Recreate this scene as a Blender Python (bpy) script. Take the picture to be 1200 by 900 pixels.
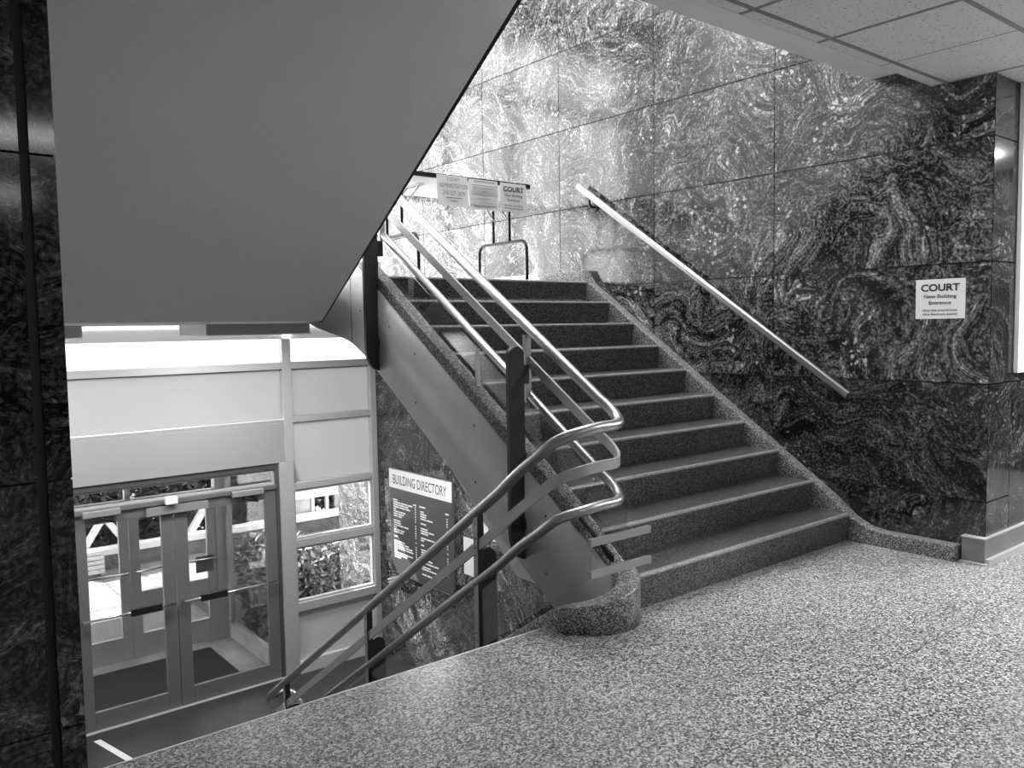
import bpy, bmesh, math, random
from mathutils import Vector, Matrix, Quaternion
random.seed(7)
S = bpy.context.scene
COL = S.collection
for o in list(bpy.data.objects):
    bpy.data.objects.remove(o)

# ------------------------------------------------------------------ camera
yaw, pitch, roll, FPX = 0.68088392, 0.06963559, -0.01615193, 974.586
cy, sy, cp, sp = math.cos(yaw), math.sin(yaw), math.cos(pitch), math.sin(pitch)
d = Vector((sy*cp, cy*cp, -sp)); r0 = Vector((cy, -sy, 0)); u0 = r0.cross(d)
cr, sr = math.cos(roll), math.sin(roll)
rx, ux = cr*r0 + sr*u0, cr*u0 - sr*r0
cam = bpy.data.cameras.new('camera'); camo = bpy.data.objects.new('camera', cam); COL.objects.link(camo)
M = Matrix(((rx.x, ux.x, -d.x, 0), (rx.y, ux.y, -d.y, 0), (rx.z, ux.z, -d.z, 1.35), (0, 0, 0, 1)))
camo.matrix_world = M
cam.sensor_width = 36; cam.lens = FPX/1200*36; cam.clip_start = 0.05; cam.clip_end = 300
S.camera = camo

# ------------------------------------------------------------------ view, sky, sun, ceiling lamps, added fill
S.view_settings.view_transform = 'Standard'; S.view_settings.look = 'None'
S.view_settings.gamma = 1; S.view_settings.use_curve_mapping = False
S.view_settings.exposure = 0.6
W = bpy.data.worlds.new('sky'); S.world = W; W.use_nodes = True
bg = W.node_tree.nodes['Background']; bg.inputs[0].default_value = (1, 1, 1, 1); bg.inputs[1].default_value = 4.5
sun = bpy.data.lights.new('sun', 'SUN'); sun.energy = 36; sun.angle = 0.009
suno = bpy.data.objects.new('sun', sun); COL.objects.link(suno)
suno.rotation_euler = Vector((0.45, -1, -1.05)).to_track_quat('-Z', 'Y').to_euler()
LAMPS = ((4.25, .72, 9), (6.65, .72, 115), (7.4, -1.6, 16), (0.93, -.75, 4), (4.25, -2.6, 8), (0.93, -3.4, 5))      # troffers over the lobby
for (lx, ly, pw) in LAMPS:
    a = bpy.data.lights.new('troffer_light', 'AREA'); a.shape = 'RECTANGLE'; a.size = 1.15; a.size_y = 0.55; a.energy = pw
    ao = bpy.data.objects.new('troffer_light', a); COL.objects.link(ao); ao.location = (lx, ly, 2.63)
for (lx, ly) in ((3.6, 6.6), (3.6, 4.2), (1.5, 6.6)):          # added unseen fill lights atop the stairwell to brighten the treads
    a = bpy.data.lights.new('stairwell_fill', 'AREA'); a.shape = 'RECTANGLE'; a.size = 1.3; a.size_y = .8; a.energy = 90
    ao = bpy.data.objects.new('stairwell_fill', a); COL.objects.link(ao); ao.location = (lx, ly, 5.55)
for (lx, ly) in ((1.03, 7.35), (2.86, 7.35), (4.1, 6.2)):                  # box fixtures under the landing; third added, unseen, to brighten the lower granite
    a = bpy.data.lights.new('entrance_light', 'AREA'); a.shape = 'RECTANGLE'; a.size = .75; a.size_y = .6; a.energy = 34
    ao = bpy.data.objects.new('entrance_light', a); COL.objects.link(ao); ao.location = (lx, ly, 1.30)

# ------------------------------------------------------------------ helpers
class MB:
    def __init__(s): s.v = []; s.f = []; s.sm = []
    def add(s, vs, fs, smooth=False):
        n = len(s.v); s.v += [tuple(v) for v in vs]
        for f in fs: s.f.append([n+i for i in f]); s.sm.append(smooth)
        return s
    def box(s, x0, x1, y0, y1, z0, z1):
        vs = [(x, y, z) for z in (z0, z1) for y in (y0, y1) for x in (x0, x1)]
        return s.add(vs, [(0, 2, 3, 1), (4, 5, 7, 6), (0, 1, 5, 4), (2, 6, 7, 3), (0, 4, 6, 2), (1, 3, 7, 5)])
    def prism(s, pts, ax, a, b, smooth=False):
        # polygon pts in the two remaining axes (in order), extruded along axis ax from a to b
        def P(p, t):
            q = list(p); q.insert(ax, t); return q
        n = len(pts); vs = [P(p, a) for p in pts] + [P(p, b) for p in pts]
        s.add(vs, [tuple(range(n))[::-1], tuple(range(n, 2*n))])
        k = len(s.v) - 2*n
        for i in range(n):
            j = (i+1) % n
            s.f.append([k+i, k+j, k+n+j, k+n+i]); s.sm.append(smooth)
        return s
    def quad(s, a, b, c, e): return s.add([a, b, c, e], [(0, 1, 2, 3)])
    def sweep(s, path, prof, up=None, smooth=True, closed=False):
        path = [Vector(p) for p in path]; n = len(path); rings = []
        nrm = None
        for i, p in enumerate(path):
            t = (path[(i+1) % n if closed else min(i+1, n-1)] - path[(i-1) % n if closed else max(i-1, 0)]).normalized()
            if up is not None:
                side = t.cross(Vector(up)).normalized(); vup = side.cross(t).normalized()
            else:
                if nrm is None:
                    nrm = Vector((0, 0, 1)) if abs(t.z) < .9 else Vector((1, 0, 0))
                side = t.cross(nrm).normalized(); vup = side.cross(t).normalized(); nrm = vup
            rings.append([p + side*a + vup*b for a, b in prof])
        m = len(prof); vs = [v for r in rings for v in r]; fs = []
        for i in range(n if closed else n-1):
            j = (i+1) % n
            for k in range(m):
                l = (k+1) % m; fs.append((i*m+k, i*m+l, j*m+l, j*m+k))
        s.add(vs, fs, smooth)
        if not closed:
            k = len(s.v) - n*m
            s.f.append([k+q for q in range(m)]); s.sm.append(False)
            s.f.append([k+(n-1)*m+q for q in range(m)][::-1]); s.sm.append(False)
        return s
    def tube(s, path, r, seg=12, closed=False):
        return s.sweep(path, [(r*math.cos(2*math.pi*i/seg), r*math.sin(2*math.pi*i/seg)) for i in range(seg)], closed=closed)
    def disc(s, c, ax, r, h, seg=14):
        e = [Vector((1, 0, 0)), Vector((0, 1, 0)), Vector((0, 0, 1))][ax]
        return s.tube([Vector(c) - e*h/2, Vector(c) + e*h/2], r, seg)
    def build(s, name, m, parent=None, bevel=0, seg=2, smoothall=False):
        me = bpy.data.meshes.new(name); me.from_pydata(s.v, [], s.f); me.update()
        bm = bmesh.new(); bm.from_mesh(me); bmesh.ops.recalc_face_normals(bm, faces=bm.faces); bm.to_mesh(me); bm.free()
        for p, q in zip(me.polygons, s.sm): p.use_smooth = q
        me.materials.append(m)
        o = bpy.data.objects.new(name, me); COL.objects.link(o)
        if bevel:
            b = o.modifiers.new('bevel', 'BEVEL'); b.width = bevel; b.segments = seg; b.limit_method = 'ANGLE'; b.angle_limit = math.radians(40)
        if parent is not None: par(o, parent)
        return o

def par(o, p):
    o.parent = p; o.matrix_parent_inverse = Matrix.Translation(-p.location) if p.type == 'EMPTY' else Matrix()
def tag(o, label, cat, group=None, kind=None):
    if label: o['label'] = label
    if cat: o['category'] = cat
    if group: o['group'] = group
    if kind: o['kind'] = kind
    return o
def thing(name, label, cat, loc=(0, 0, 0), group=None):
    o = bpy.data.objects.new(name, None); o.empty_display_size = .1; COL.objects.link(o); o.location = loc
    return tag(o, label, cat, group)
def struct(o): o['kind'] = 'structure'; return o
def smoothpath(pts, n=8):
    pts = [Vector(p) for p in pts]; P = [pts[0]*2-pts[1]] + pts + [pts[-1]*2-pts[-2]]; out = []
    for i in range(1, len(P)-2):
        a, b, c, e = P[i-1], P[i], P[i+1], P[i+2]
        for k in range(n):
            t = k/n
            out.append(.5*((2*b) + (c-a)*t + (2*a-5*b+4*c-e)*t*t + (3*b-a-3*c+e)*t**3))
    out.append(P[-2]); return out
def text(parent, name, body, m, org, xd, ud, width=None, height=None, bold=0.0, align='C', off=0.001, maxw=None):
    # letters built as thin solid shapes; org = centre (or left end) of the line's baseline-to-cap box
    cu = bpy.data.curves.new('letters', 'FONT'); cu.body = body; cu.offset = bold; cu.extrude = 0
    t = bpy.data.objects.new('letters', cu); COL.objects.link(t)
    dg = bpy.context.evaluated_depsgraph_get(); dg.update()
    me = bpy.data.meshes.new_from_object(t.evaluated_get(dg)); bpy.data.objects.remove(t)
    xs = [v.co.x for v in me.vertices]; ys = [v.co.y for v in me.vertices]
    x0, x1, y0, y1 = min(xs), max(xs), 0.0, 0.70
    sy_ = height/(y1-y0); sx_ = width/(x1-x0) if width else sy_
    if maxw and sx_*(x1-x0) > maxw: sx_ = maxw/(x1-x0)
    xd, ud = Vector(xd), Vector(ud); nn = xd.cross(ud)
    cx = (x0+x1)/2 if align == 'C' else x0
    for v in me.vertices:
        v.co = Vector(org) + xd*((v.co.x-cx)*sx_) + ud*((v.co.y-.35)*sy_) + nn*off
    me.materials.clear(); me.materials.append(m)
    o = bpy.data.objects.new(name, me); COL.objects.link(o); par(o, parent); return o

# ------------------------------------------------------------------ materials
def newmat(name):
    m = bpy.data.materials.new(name); m.use_nodes = True
    nt = m.node_tree; b = nt.nodes['Principled BSDF']; return m, nt, b
def nd(nt, t, **k):
    n = nt.nodes.new(t)
    for a, v in k.items():
        if a.startswith('i_'):
            key = a[2:]; key = int(key) if key.isdigit() else key.replace('_', ' ')
            n.inputs[key].default_value = v
        else: setattr(n, a, v)
    return n
def g(v): return (v, v, v, 1)
def ramp(nt, stops):
    n = nt.nodes.new('ShaderNodeValToRGB'); cr_ = n.color_ramp
    while len(cr_.elements) < len(stops): cr_.elements.new(0.5)
    for e, (p, c) in zip(cr_.elements, stops): e.position = p; e.color = g(c)
    return n
def simple(name, c, rough=.5, metal=0, bump=0, scale=200, var=0, vscale=6, coat=0, stretch=None):
    m, nt, b = newmat(name); L = nt.links.new
    b.inputs['Base Color'].default_value = g(c); b.inputs['Roughness'].default_value = rough; b.inputs['Metallic'].default_value = metal
    b.inputs['Coat Weight'].default_value = coat
    tc = nd(nt, 'ShaderNodeTexCoord'); src = tc.outputs['Object']
    if stretch:
        mp = nd(nt, 'ShaderNodeMapping'); mp.inputs['Scale'].default_value = stretch; L(src, mp.inputs[0]); src = mp.outputs[0]
    if var:
        n = nd(nt, 'ShaderNodeTexNoise', i_Scale=vscale, i_Detail=5.0); L(src, n.inputs['Vector'])
        r = ramp(nt, [(.3, max(0, c-var)), (.7, c+var)]); L(n.outputs['Fac'], r.inputs[0]); L(r.outputs[0], b.inputs['Base Color'])
    if bump:
        n = nd(nt, 'ShaderNodeTexNoise', i_Scale=scale, i_Detail=3.0); L(src, n.inputs['Vector'])
        bp = nd(nt, 'ShaderNodeBump', i_Strength=bump, i_Distance=.004); L(n.outputs['Fac'], bp.inputs['Height']); L(bp.outputs[0], b.inputs['Normal'])
    return m
def mathn(nt, op, a, b=None, clamp=False):
    n = nt.nodes.new('ShaderNodeMath'); n.operation = op; n.use_clamp = clamp
    for i, v in enumerate((a, b)):
        if v is None: continue
        if isinstance(v, (int, float)): n.inputs[i].default_value = v
        else: nt.links.new(v, n.inputs[i])
    return n.outputs[0]
def granite(name, gain=1.0, rough=.13, seed=0.0):
    m, nt, b = newmat(name); L = nt.links.new
    tc = nd(nt, 'ShaderNodeTexCoord'); at = nd(nt, 'ShaderNodeAttribute', attribute_name='slab')
    addv = nd(nt, 'ShaderNodeVectorMath', operation='MULTIPLY_ADD'); L(at.outputs['Color'], addv.inputs[0])
    addv.inputs[1].default_value = (3, 3, 3); L(tc.outputs['Object'], addv.inputs[2])
    base = nd(nt, 'ShaderNodeVectorMath', operation='ADD'); L(addv.outputs[0], base.inputs[0]); base.inputs[1].default_value = (seed, seed, seed)
    def warp(src, scale, amp, det=2.0):
        n_ = nd(nt, 'ShaderNodeTexNoise', i_Scale=scale, i_Detail=det); L(src, n_.inputs['Vector'])
        s0 = nd(nt, 'ShaderNodeVectorMath', operation='SUBTRACT'); L(n_.outputs['Color'], s0.inputs[0]); s0.inputs[1].default_value = (.5, .5, .5)
        v_ = nd(nt, 'ShaderNodeVectorMath', operation='MULTIPLY_ADD'); L(s0.outputs[0], v_.inputs[0]); v_.inputs[1].default_value = (amp, amp, amp); L(src, v_.inputs[2])
        return v_.outputs[0]
    w1 = warp(warp(base.outputs[0], .9, 2.6), 3.0, .55); w2 = warp(w1, 9.0, .10)
    mp = nd(nt, 'ShaderNodeMapping'); mp.inputs['Scale'].default_value = (2.2, 2.2, 8.0); L(w2, mp.inputs[0])
    n2 = nd(nt, 'ShaderNodeTexNoise', i_Scale=1.6, i_Detail=6.0, i_Roughness=.6); L(mp.outputs[0], n2.inputs['Vector'])
    mp2 = nd(nt, 'ShaderNodeMapping'); mp2.inputs['Scale'].default_value = (1, 1, 2.2); L(w2, mp2.inputs[0])
    n3 = nd(nt, 'ShaderNodeTexNoise', i_Scale=24.0, i_Detail=4.0, i_Roughness=.75); L(mp2.outputs[0], n3.inputs['Vector'])
    n4 = nd(nt, 'ShaderNodeTexNoise', i_Scale=1.7, i_Detail=3.0); L(w1, n4.inputs['Vector'])
    n6 = nd(nt, 'ShaderNodeTexNoise', i_Scale=62.0, i_Detail=2.0); L(base.outputs[0], n6.inputs['Vector'])
    a = mathn(nt, 'MULTIPLY', n2.outputs['Fac'], .31); c = mathn(nt, 'MULTIPLY', n4.outputs['Fac'], .13)
    e = mathn(nt, 'MULTIPLY', n3.outputs['Fac'], .32); f = mathn(nt, 'MULTIPLY', n6.outputs['Fac'], .24)
    s_ = mathn(nt, 'ADD', mathn(nt, 'ADD', a, c), mathn(nt, 'ADD', e, f))
    r = ramp(nt, [(.0, .003), (.452, .005), (.482, .032), (.510, .085), (.555, .15), (.61, .45)]); L(s_, r.inputs[0])
    # pale crystals in patches
    v = nd(nt, 'ShaderNodeTexVoronoi', i_Scale=48.0); L(base.outputs[0], v.inputs['Vector'])
    n5 = nd(nt, 'ShaderNodeTexNoise', i_Scale=3.0, i_Detail=2.0); L(base.outputs[0], n5.inputs['Vector'])
    k = mathn(nt, 'GREATER_THAN', mathn(nt, 'MULTIPLY', v.outputs['Color'], n5.outputs['Fac']), .53)
    mx = nd(nt, 'ShaderNodeMixRGB', blend_type='ADD'); L(mathn(nt, 'MULTIPLY', k, .5), mx.inputs[0]); L(r.outputs[0], mx.inputs[1]); mx.inputs[2].default_value = g(.6)
    # black veins that follow the flow
    mp3 = nd(nt, 'ShaderNodeMapping'); mp3.inputs['Scale'].default_value = (1.2, 1.2, 3.6); L(w2, mp3.inputs[0])
    n7 = nd(nt, 'ShaderNodeTexNoise', i_Scale=2.0, i_Detail=3.0, i_Roughness=.55); L(mp3.outputs[0], n7.inputs['Vector'])
    dv = mathn(nt, 'ABSOLUTE', mathn(nt, 'SUBTRACT', n7.outputs['Fac'], .5)); dv = mathn(nt, 'ADD', mathn(nt, 'MULTIPLY', dv, 38.0), mathn(nt, 'MULTIPLY', mathn(nt, 'SUBTRACT', n3.outputs['Fac'], .5), 2.2))
    msk = mathn(nt, 'MULTIPLY', mathn(nt, 'SUBTRACT', n5.outputs['Fac'], .46), 14.0, True)
    vn = mathn(nt, 'MAXIMUM', mathn(nt, 'MINIMUM', mathn(nt, 'ADD', dv, mathn(nt, 'SUBTRACT', 1.0, msk)), 1.0), .08)
    mv = nd(nt, 'ShaderNodeMixRGB', blend_type='MULTIPLY'); mv.inputs[0].default_value = 1; L(mx.outputs[0], mv.inputs[1]); L(vn, mv.inputs[2]); mx = mv
    gm = nd(nt, 'ShaderNodeMixRGB', blend_type='MULTIPLY'); gm.inputs[0].default_value = 1; L(mx.outputs[0], gm.inputs[1]); gm.inputs[2].default_value = g(gain)
    L(gm.outputs[0], b.inputs['Base Color']); b.inputs['Roughness'].default_value = rough
    b.inputs['Specular IOR Level'].default_value = .85
    return m
def terrazzo(name, lo, mid, hi, rough=.35, scale=170):
    m, nt, b = newmat(name); L = nt.links.new
    tc = nd(nt, 'ShaderNodeTexCoord')
    v = nd(nt, 'ShaderNodeTexVoronoi', i_Scale=float(scale)); L(tc.outputs['Object'], v.inputs['Vector'])
    sp_ = nd(nt, 'ShaderNodeSeparateColor'); L(v.outputs['Color'], sp_.inputs[0])
    r = ramp(nt, [(0, lo), (.24, lo*1.5), (.30, mid*.8), (.66, mid*1.25), (.74, hi*.8), (1, hi)]); L(sp_.outputs[0], r.inputs[0])
    n = nd(nt, 'ShaderNodeTexNoise', i_Scale=1.3, i_Detail=4.0); L(tc.outputs['Object'], n.inputs['Vector'])
    r2 = ramp(nt, [(.3, .88), (.7, 1.08)]); L(n.outputs['Fac'], r2.inputs[0])
    mx = nd(nt, 'ShaderNodeMixRGB', blend_type='MULTIPLY'); mx.inputs[0].default_value = 1; L(r.outputs[0], mx.inputs[1]); L(r2.outputs[0], mx.inputs[2])
    L(mx.outputs[0], b.inputs['Base Color']); b.inputs['Roughness'].default_value = rough
    return m
def glassmat(name, tint=.93, refl=1.0, rough=0.0):
    m, nt, b = newmat(name); L = nt.links.new; nt.nodes.remove(b); out = nt.nodes['Material Output']
    t = nd(nt, 'ShaderNodeBsdfTransparent'); t.inputs[0].default_value = g(tint)
    gl = nd(nt, 'ShaderNodeBsdfGlossy'); gl.inputs['Roughness'].default_value = rough
    lw = nd(nt, 'ShaderNodeFresnel', i_IOR=1.5); gm_ = nd(nt, 'ShaderNodeNewGeometry')
    ior = mathn(nt, 'SUBTRACT', 1.5, mathn(nt, 'MULTIPLY', gm_.outputs['Backfacing'], 1.5-1/1.5)); L(ior, lw.inputs['IOR']); f = mathn(nt, 'MULTIPLY', lw.outputs[0], refl, True)
    mx = nd(nt, 'ShaderNodeMixShader'); L(f, mx.inputs[0]); L(t.outputs[0], mx.inputs[1]); L(gl.outputs[0], mx.inputs[2]); L(mx.outputs[0], out.inputs[0])
    return m
def frosted(name, c=.8, tr=.5):
    m, nt, b = newmat(name); L = nt.links.new; nt.nodes.remove(b); out = nt.nodes['Material Output']
    df = nd(nt, 'ShaderNodeBsdfDiffuse'); df.inputs[0].default_value = g(c)
    tl = nd(nt, 'ShaderNodeBsdfTranslucent'); tl.inputs[0].default_value = g(c)
    mx = nd(nt, 'ShaderNodeMixShader'); mx.inputs[0].default_value = tr; L(df.outputs[0], mx.inputs[1]); L(tl.outputs[0], mx.inputs[2]); L(mx.outputs[0], out.inputs[0])
    return m
def emit(name, v):
    m, nt, b = newmat(name); b.inputs['Base Color'].default_value = g(.8); b.inputs['Emission Color'].default_value = g(1); b.inputs['Emission Strength'].default_value = v; return m
def leafmat(name, c):
    m, nt, b = newmat(name); L = nt.links.new
    tc = nd(nt, 'ShaderNodeTexCoord'); n = nd(nt, 'ShaderNodeTexNoise', i_Scale=25.0); L(tc.outputs['Object'], n.inputs['Vector'])
    r = ramp(nt, [(.3, c*.5), (.7, c*1.5)]); L(n.outputs['Fac'], r.inputs[0]); L(r.outputs[0], b.inputs['Base Color']); b.inputs['Roughness'].default_value = .4
    return m
def tilemat():
    m, nt, b = newmat('acoustic tile'); L = nt.links.new
    tc = nd(nt, 'ShaderNodeTexCoord'); n = nd(nt, 'ShaderNodeTexNoise', i_Scale=75.0, i_Detail=2.0); L(tc.outputs['Object'], n.inputs['Vector'])
    r = ramp(nt, [(.0, .2), (.31, .25), (.36, .80), (1, .84)]); L(n.outputs['Fac'], r.inputs[0]); L(r.outputs[0], b.inputs['Base Color']); b.inputs['Roughness'].default_value = .9
    return m

M_GRAN = granite('swirled polished granite', 1.0)
M_GRAND = granite('dark polished granite', .40, .10, 5.0)
M_GRAND.node_tree.nodes['Principled BSDF'].inputs['Specular IOR Level'].default_value = .4
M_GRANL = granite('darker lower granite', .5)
M_GRANX = granite('outdoor granite', 2.2, .3, 9.0)
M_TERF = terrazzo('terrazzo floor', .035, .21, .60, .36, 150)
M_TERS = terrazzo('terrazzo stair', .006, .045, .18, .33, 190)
M_TERC = terrazzo('terrazzo curb', .03, .14, .45, .35, 170)
M_TERL = terrazzo('dark terrazzo', .01, .025, .08, .45, 260)
M_STR = simple('satin aluminium cladding', .55, .48, .15, var=.05, vscale=3)
M_RAIL = simple('satin steel rail', .42, .36, 1.0)
M_BAR = simple('dull flat bar', .48, .38, .5)
M_POST = simple('dark painted post', .05, .4, .3)
M_POSTL = simple('post edge metal', .4, .4, .8)
M_DARKW = simple('dark stone lobby wall', .05, .3, var=.03, vscale=8)
M_TERN = terrazzo('stair edge highlight', .10, .24, .42, .28, 300)  # pale tone paints the window highlight on the rounded step edges
M_GREYJ = simple('floor joint', .08, .5)
M_BLACK = simple('black gap', .008, .6)
M_PLAST = simple('grey plaster', .82, .85, bump=.5, scale=60, var=.02, vscale=30, stretch=(1, 4, 1))
M_WHITE = simple('white paint', .86, .6)
M_GREYW = simple('grey painted wall', .45, .7)
M_TILE = tilemat()
M_TBAR = simple('ceiling grid', .28, .5)
M_FRAME = simple('anodised aluminium frame', .50, .4, .25)
M_FRAMED = simple('door aluminium', .18, .4, .25)
M_CLOS = simple('closer metal', .30, .4, .2)
M_FRAMEDK = simple('shadow groove frame', .12, .4, .5)
M_SPAN = simple('spandrel panel', .34, .55, .2)
M_PANEL = simple('lower infill panel', .62, .5, .1)
M_GLASS = glassmat('clear glass', .95, 1.0); M_TGLASS = glassmat('tinted door glass', .60, 1.0)
M_RGLASS = glassmat('railing glass', .90, 1.3)
M_FROST = frosted('frosted pane', .28, .5)
M_FROSTT = frosted('bright frosted pane', .62, .5)
M_FROSTB = frosted('opal pane', .36, .38)
M_STONE = granite('landing skirting', 2.5, .3, 3.0)
M_PAPER = simple('paper', .72, .8)
M_INK = simple('ink', .015, .6)
M_PALEINK = simple('faded ink', .18, .6)
M_FAINT = simple('faint print', .42, .6)
M_DIRB = simple('directory board', .09, .22, .2)
M_TABLE = simple('table top plastic', .72, .5)
M_LEGB = simple('black tube', .012, .35, .3)
M_CHROME = simple('chrome tube', .7, .15, 1)
M_CONCD = simple('planter concrete', .16, .85, var=.05, vscale=6)
M_PAVE = simple('paving', .22, .85, var=.05, vscale=8)
M_CONC = simple('concrete', .5, .85, var=.12, vscale=3, bump=.4, scale=40)
M_MAT = simple('entrance mat', .035, .95, bump=1, scale=300, var=.015, vscale=200)
M_TAPE = simple('white tape', .8, .5)
M_LEAF = leafmat('leaves', .06)
M_LEAF2 = leafmat('pale leaves', .22)
M_SOIL = simple('soil', .12, .95, bump=1, scale=30, var=.05, vscale=12)
M_LENS = emit('lamp lens', 6.0)
M_BARPAD = simple('black push pad', .004, .6)
M_COVER = simple('base cover metal', .20, .4, .3, var=.04, vscale=5)

# ------------------------------------------------------------------ shell
XW = 4.85; YD = 8.53; XL = .53
RISE = .17; RUN = .2528; Y1 = 2.613; ZL = 1.70; ZB = -2.47
def noz(y): return RISE + (y-Y1)*RISE/RUN

def slabs(name, rects, m, plane, pos, thick, gap=.0035):
    """polished stone slabs (u0,u1,z0,z1) in plane 'X' or 'Y' at pos, facing the negative side, over a dark backing"""
    mb = MB(); rn = []
    for (u0, u1, z0, z1) in rects:
        a = [u0+gap, u1-gap, z0+gap, z1-gap]
        if plane == 'X': mb.box(pos, pos+thick, a[0], a[1], a[2], a[3])
        else: mb.box(a[0], a[1], pos, pos+thick, a[2], a[3])
        rn.append((random.random()*4, random.random()*4, random.random()*4))
    if plane == 'X': mb2 = (pos+.006, pos+thick+.1)
    o = mb.build(name, m)
    at = o.data.color_attributes.new('slab', 'FLOAT_COLOR', 'CORNER')
    for i, p in enumerate(o.data.polygons):
        c = rn[i//6]
        for li in p.loop_indices: at.data[li].color = (c[0], c[1], c[2], 1)
    return struct(o)
zrows = [-2.47, -2.30, -1.64, -.98, -.32, .339, .991, 1.658, 2.324, 2.983, 3.634, 4.29, 4.95, 5.6]
yc = [1.87, 3.212, 4.249, 5.301, 6.367, 7.42, 8.53]
rects = []
for i in range(len(yc)-1):
    for j in range(len(zrows)-1): rects.append((yc[i], yc[i+1], zrows[j], zrows[j+1]))
slabs('wall_right', [q for q in rects if q[2] < -.4 or q[2] > .9], M_GRAN, 'X', XW, .03)
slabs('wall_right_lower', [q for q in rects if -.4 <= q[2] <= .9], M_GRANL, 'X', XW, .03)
struct(MB().box(XW+.01, XW+.25, 1.885, 8.7, -2.6, 5.75).build('wall_right_backing', M_BLACK))
# return wall right of the corner
rects = [(XW+.001, 5.16, zrows[j], zrows[j+1]) for j in range(5, 8)] + [(XW+.001, 5.16, 0.0, .339), (XW+.001, 5.16, 2.324, 2.65)] + \
        [(5.16, 6.6, 0.0, .991), (6.6, 8, 0, .991), (5.16, 6.6, .991, 2.65), (6.6, 8, .991, 2.65)]
rects = [q for q in rects if q[2] >= 0]
slabs('wall_return', rects, M_GRAND, 'Y', 1.87, .012)
struct(MB().box(XW+.26, 8, 1.883, 2.05, 0, 3.4).build('wall_return_backing', M_BLACK))
# pier at the left of the descending stair
slabs('wall_left', [(-1.4, .437, -.2, .16), (-1.4, .437, .16, .915), (-1.4, .437, .915, 1.865), (-1.4, .437, 1.865, 2.75),
                   (.457, .53, -.2, .16), (.457, .53, .16, .915), (.457, .53, .915, 1.865), (.457, .53, 1.865, 2.75)], M_GRAND, 'Y', 2.75, .03)
struct(MB().box(-4, .525, 2.765, 3.05, -2.6, 2.75).build('wall_left_backing', M_BLACK))
struct(MB().box(.33, .53, 3.05, 8.7, -2.6, 5.75).build('wall_stairwell_left', M_GREYW))
struct(MB().box(-4, -1.4, 2.75, 2.76, -.05, 2.75).build('wall_front_left', M_WHITE))
# lobby: floor, walls behind the camera
fl = MB(); fl.box(-4, 2.40, -5.5, 2.75, -.30, 0); fl.box(2.40, 8, -5.5, 2.60, -.30, 0); fl.box(2.86, XW, 2.60, 2.66, -.3, 0)
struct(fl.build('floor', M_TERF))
struct(MB().box(-4.1, -4, -5.5, 2.9, 0, 3.4).build('wall_lobby_left', M_WHITE))
struct(MB().box(8, 8.1, -5.5, 2.0, 0, 3.4).build('wall_lobby_right', M_DARKW))
struct(MB().box(-4, 8, -5.6, -5.5, 0, 3.4).build('wall_back', M_DARKW))
# brass divider strips of the terrazzo
for k, yy in enumerate((1.55, .35)):
    struct(MB().box(-4, 8, yy-.0015, yy+.0015, 0, .0006).build('trim_%d' % (20+k), M_GREYJ))
struct(MB().box(.53, 2.40, 2.745, 2.752, -.012, .001).build('trim_9', M_TAPE))
# dropped tile ceiling and its grid
struct(MB().box(-4, 8, -5.5, 2.2, 2.652, 2.68).build('ceiling', M_TILE))
grid = MB()
for k in range(-12, 9):
    x = 3.05 + .6*k
    if -4 < x < 8 and k != 2: grid.box(x-.012, x+.012, -5.5, 2.2, 2.6505, 2.6535)
for k in range(13):
    y = 2.12 - .585*k
    if y > -5.5: grid.box(-4, 8, y-.012, y+.012, 2.6500, 2.6530)
grid.box(4.24, 4.246, 1.55, 2.2, 2.6510, 2.6530)
struct(grid.build('ceiling_grid', M_TBAR))
struct(MB().box(-4, 8, 2.19, 2.2, 2.650, 2.772).build('ceiling_edge', M_WHITE))
# slab of the floor above, with the lobby above it
up = MB(); up.box(-4, XW+.01, 2.2, 2.56, 2.772, 3.4); up.box(-4, 8, -5.5, 2.2, 2.775, 3.4)
struct(up.build('ceiling_slab', M_WHITE))
struct(MB().box(-1.5, XW+.2, 2.0, 8.7, 5.6, 5.75).build('ceiling_stairwell', M_WHITE))
struct(MB().box(-1.5, XW+.2, -2.1, -2.0, 3.4, 5.75).build('wall_upper_back', M_WHITE))
struct(MB().box(-1.6, -1.5, -2.0, 3.1, 3.4, 5.75).build('wall_upper_left', M_WHITE))
struct(MB().box(XW+.1, XW+.2, -2.0, 1.9, 3.4, 5.75).build('wall_upper_right', M_WHITE))
struct(MB().box(-1.5, XW+.2, -2.1, 2.0, 5.6, 5.75).build('ceiling_upper', M_WHITE))
struct(MB().box(-1.5, .53, 2.95, 3.05, 2.75, 5.75).build('wall_upper_front', M_WHITE))
# lower entrance hall floor
struct(MB().box(.33, XW+.05, 2.4, 8.62, -2.6, ZB).build('floor_entrance', M_TERL))
struct(MB().box(.4, XW+.1, 2.3, 2.4, -2.6, -.305).build('wall_under_floor', M_GREYW))

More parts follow.
